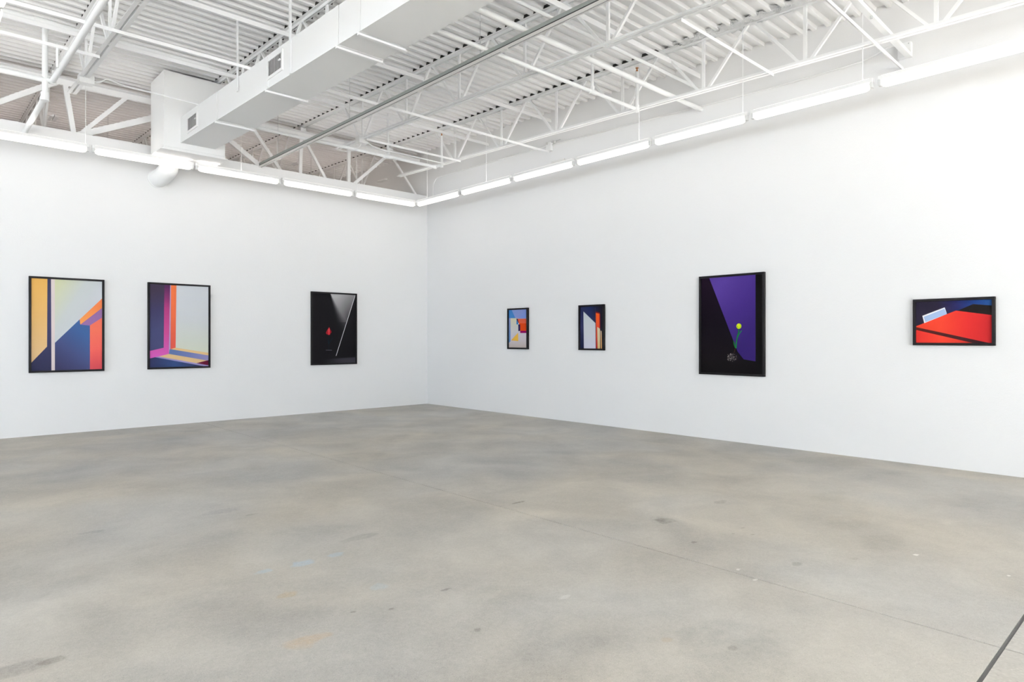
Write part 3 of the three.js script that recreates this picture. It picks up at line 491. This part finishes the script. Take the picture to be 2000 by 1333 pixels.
picture('large framed abstract print of a pale window opening with orange and magenta edges', 'back', 2.57, 3.43, 0.827, 2.085, [260, 530, 440, 1143], (T) => {
  T.fill('rgb(64,62,94)');
  T.poly([[150, 120], [388, 120], [379, 950], [150, 1006]], T.grad([220, 250], [360, 700], [[66, 58, 78], [66, 64, 100], [72, 76, 118]]));
  T.poly([[388, 120], [461, 120], [443, 1028], [205, 1086], [150, 1098], [150, 1004], [379, 950]], T.grad([420, 180], [300, 1040], [[84, 44, 88], [176, 66, 128], [196, 78, 146], [214, 98, 190]]));
  T.poly([[460, 120], [471, 120], [463, 966], [443, 1028]], [186, 164, 202]);
  T.poly([[470, 120], [539, 120], [528, 951], [464, 969]], T.grad([500, 180], [500, 950], [[240, 122, 72], [234, 112, 74], [222, 92, 80]]));
  T.poly([[538, 120], [1000, 120], [1000, 1024], [527, 950]], T.grad([700, 220], [700, 980], [[224, 228, 234], [222, 226, 230], [224, 230, 214]]));
  T.poly([[464, 968], [527, 950], [1000, 1024], [1000, 1057]], [230, 194, 142]);
  T.poly([[452, 974], [464, 968], [1000, 1057], [1000, 1121], [443, 1028]], T.grad([460, 1000], [920, 1080], [[92, 116, 166], [112, 124, 178], [150, 146, 196]]));
  T.poly([[315, 1059], [443, 1027], [1000, 1122], [908, 1110], [780, 1143]], [228, 194, 144]);
  T.poly([[780, 1143], [1000, 1089], [1000, 1180]], [106, 26, 54]);
  T.poly([[270, 1068], [315, 1058], [1000, 1180], [1000, 1202]], [158, 150, 202]);
  T.poly([[150, 1098], [270, 1068], [1000, 1202], [1000, 1260], [150, 1260]], T.grad([210, 1150], [800, 1190], [[54, 60, 100], [54, 76, 126], [50, 60, 100]]));
});
picture('large framed dark print with a red tulip and a slanting white rod', 'back', 5.068, 5.934, 0.818, 2.075, [590, 550, 720, 963], (T) => {
  const { ctx, W, H } = T, [ax, ay] = T.to([402, 178]), [bx, by] = T.to([772, 192]), [ex, ey] = T.to([492, 1076]), img = ctx.createImageData(W, H), R = rng(3);
  const ss = (a, b, v) => { const q = Math.max(0, Math.min(1, (v - a) / (b - a))); return q * q * (3 - 2 * q); };
  for (let y = 0; y < H; y++) for (let x = 0; x < W; x++) {
    const lineX = bx + (ex - bx) * (y - by) / (ey - by), edge = ax + (y - ay) * 0.20, soft = 14 + (y - ay) * 0.42, f = y / H;
    let v = 26; const inside = ss(edge, edge + soft, x) * (x < lineX ? 1 : 0);
    v += 176 * inside * Math.pow(Math.max(0, 1 - f / 0.66), 1.15) * (1 - 0.35 * ss(edge + soft, lineX, x));
    const fl = ss(0.905, 0.93, f - 0.03 * (1 - x / W)) * ss(0.1 * W, 0.75 * W, x); v += 36 * fl;
    const i = 4 * (y * W + x), n = 2 * (R() - 0.5); img.data[i] = v + n; img.data[i + 1] = v - 1 + n; img.data[i + 2] = v + 2 + n + 5 * fl; img.data[i + 3] = 255;
  }
  ctx.putImageData(img, 0, 0);
  T.line([[771, 196], [493, 1074]], [226, 226, 234], 7); T.line([[345, 995], [430, 997]], [150, 146, 168], 3);
  T.line([[390, 770], [388, 990]], [24, 40, 46], 5); T.line([[388, 900], [440, 820]], [20, 44, 56], 5); T.line([[386, 905], [376, 850]], [24, 44, 62], 6);
  for (const [p, c] of [[[[345, 745], [362, 705], [376, 690], [380, 770], [355, 765]], [168, 36, 48]], [[[374, 690], [392, 662], [404, 690], [404, 772], [378, 776]], [206, 46, 58]], [[[402, 692], [416, 706], [428, 735], [412, 752], [404, 765]], [150, 24, 38]], [[[384, 700], [394, 672], [398, 720], [388, 760]], [226, 92, 92]]]) T.poly(p, c);
});
picture('small framed abstract print of pale blue room corner with orange block and yellow triangle', 'right', -8.13, -7.64, 1.097, 1.777, [970, 580, 1060, 1000], (T) => {
  T.fill(T.grad([450, 780], [450, 1130], [[216, 212, 224], [212, 204, 210], [204, 190, 182]]));
  T.poly([[200, 240], [680, 240], [680, 472], [200, 472]], T.grad([420, 280], [560, 460], [[136, 158, 218], [140, 154, 214], [126, 150, 222]]));
  T.poly([[200, 270], [318, 270], [408, 466], [200, 466]], [70, 134, 204]);
  T.poly([[200, 466], [301, 466], [301, 968], [200, 1066]], T.grad([270, 480], [270, 990], [[150, 164, 214], [120, 146, 202], [100, 150, 206]]));
  T.poly([[301, 466], [432, 466], [432, 602], [466, 602], [466, 772], [320, 935], [301, 950]], T.grad([370, 480], [370, 880], [[226, 222, 190], [220, 220, 216], [216, 212, 226]]));
  T.poly([[425, 478], [462, 478], [484, 578], [466, 560]], [72, 14, 40]); T.poly([[430, 488], [466, 566], [466, 602], [430, 602]], [44, 128, 196]);
  T.poly([[458, 478], [680, 474], [680, 578], [484, 578]], [224, 100, 70]); T.poly([[484, 577], [680, 577], [680, 742], [510, 742], [510, 604], [490, 604]], [214, 70, 22]);
  T.poly([[468, 602], [511, 602], [511, 742], [470, 746]], [26, 20, 80]); T.poly([[511, 741], [680, 739], [680, 788], [511, 788]], [142, 0, 98]);
  T.poly([[466, 778], [470, 964], [312, 948]], [238, 188, 78]);
});
picture('small framed abstract print of a white slanted tower on navy with orange and cream stripes', 'right', -6.541, -6.053, 1.099, 1.773, [1110, 580, 1200, 1000], (T) => {
  T.fill(T.grad([260, 500], [700, 500], [[50, 56, 92], [34, 46, 92], [26, 24, 40]]));
  T.poly([[160, 150], [330, 320], [338, 1200], [160, 1200]], T.grad([280, 250], [280, 1100], [[40, 48, 88], [58, 62, 100], [30, 36, 68]]));
  T.poly([[328, 320], [588, 572], [594, 1200], [339, 1200]], T.grad([450, 500], [450, 1100], [[216, 224, 228], [218, 222, 230], [214, 214, 234]]));
  T.line([[582, 228], [583, 500]], [120, 118, 142], 2);
  T.poly([[596, 322], [682, 342], [682, 368], [596, 352]], [122, 28, 30]);
  T.poly([[597, 352], [684, 370], [688, 694], [626, 655], [632, 1200], [603, 1200]], T.grad([630, 380], [620, 1140], [[246, 96, 32], [228, 78, 42], [206, 66, 44], [170, 34, 40]]));
  T.poly([[672, 372], [690, 372], [690, 694], [676, 686]], [160, 34, 44]);
  T.poly([[627, 654], [686, 694], [690, 1200], [636, 1200]], T.grad([650, 700], [650, 1130], [[230, 216, 178], [226, 208, 166], [226, 188, 128]]));
  T.poly([[698, 730], [722, 748], [730, 1200], [706, 1200]], T.grad([712, 750], [712, 1130], [[226, 200, 170], [238, 186, 128], [226, 170, 104]]));
});
picture('tall framed dark print with a purple beam of light and a yellow-green flower', 'right', -4.499, -3.632, 0.818, 2.063, [1340, 510, 1520, 960], (T) => {
  T.fill(T.grad([300, 200], [300, 1150], [[26, 12, 30], [16, 9, 20], [22, 18, 20]]));
  T.poly([[60, 1060], [860, 1000], [860, 1250], [60, 1250]], [17, 14, 16]);
  T.poly([[230, 150], [724, 110], [724, 1047], [600, 1026], [538, 950]], T.grad([330, 300], [720, 700], [[84, 62, 150], [66, 46, 128], [52, 36, 108]]));
  T.poly([[724, 100], [860, 100], [860, 1250], [724, 1250]], [17, 15, 16]);
  T.poly([[540, 950], [600, 1026], [560, 1040], [500, 1010], [520, 920]], [16, 8, 22]);
  T.line([[548, 700], [548, 740], [534, 790], [524, 850], [520, 905]], [22, 122, 60], 11); T.line([[576, 728], [548, 768], [536, 800]], [26, 128, 66], 8); T.poly([[492, 828], [504, 850], [520, 908], [508, 905], [494, 870]], [24, 110, 48]);
  T.dot([550, 680], 25, [176, 206, 24]); T.dot([546, 672], 17, [206, 224, 36]); T.poly([[526, 664], [545, 690], [530, 694]], [150, 190, 24]);
  T.line([[512, 910], [506, 940], [498, 958]], [70, 46, 34], 6);
  T.poly([[424, 1010], [440, 978], [470, 962], [505, 956], [535, 975], [545, 1005], [535, 1035], [500, 1056], [440, 1050]], [20, 16, 22]);
  const R = rng(11); for (let i = 0; i < 120; i++) { const a = R() * 6.283, r = Math.sqrt(R()); const v = 80 + 130 * R(); T.dot([476 + 52 * r * Math.cos(a), 1006 + 44 * r * Math.sin(a)], 1.6 + 1.6 * R(), [v, v * 0.96, v * 0.94]); }
});
picture('wide framed print of a red roof shape with a pale blue slab', 'right', -2.078, -1.398, 1.204, 1.665, [1760, 560, 1970, 2000], (T) => {
  T.fill(T.grad([700, 450], [1700, 240], [[44, 40, 58], [42, 42, 92], [34, 62, 130], [40, 84, 148]]));
  T.poly([[1040, 455], [1340, 325], [1800, 362], [1800, 560]], [36, 32, 32]);
  T.poly([[180, 778], [1020, 448], [1800, 546], [1800, 1090], [255, 752]], T.grad([300, 700], [1700, 800], [[226, 66, 46], [226, 68, 50], [212, 50, 48], [188, 42, 46]]));
  T.poly([[180, 738], [255, 750], [1800, 1086], [1800, 1160], [180, 786]], T.grad([260, 770], [1600, 1050], [[96, 36, 34], [66, 34, 36], [50, 32, 38]]));
  T.poly([[180, 786], [1800, 1158], [1800, 1200], [180, 1200]], T.grad([260, 950], [1300, 1050], [[218, 52, 48], [226, 66, 50], [206, 56, 48]]));
  T.poly([[395, 546], [810, 388], [852, 512], [430, 682]], [246, 248, 252]); T.poly([[420, 566], [806, 414], [850, 512], [452, 664]], [166, 190, 230]);
});

renderer.render(scene, camera);
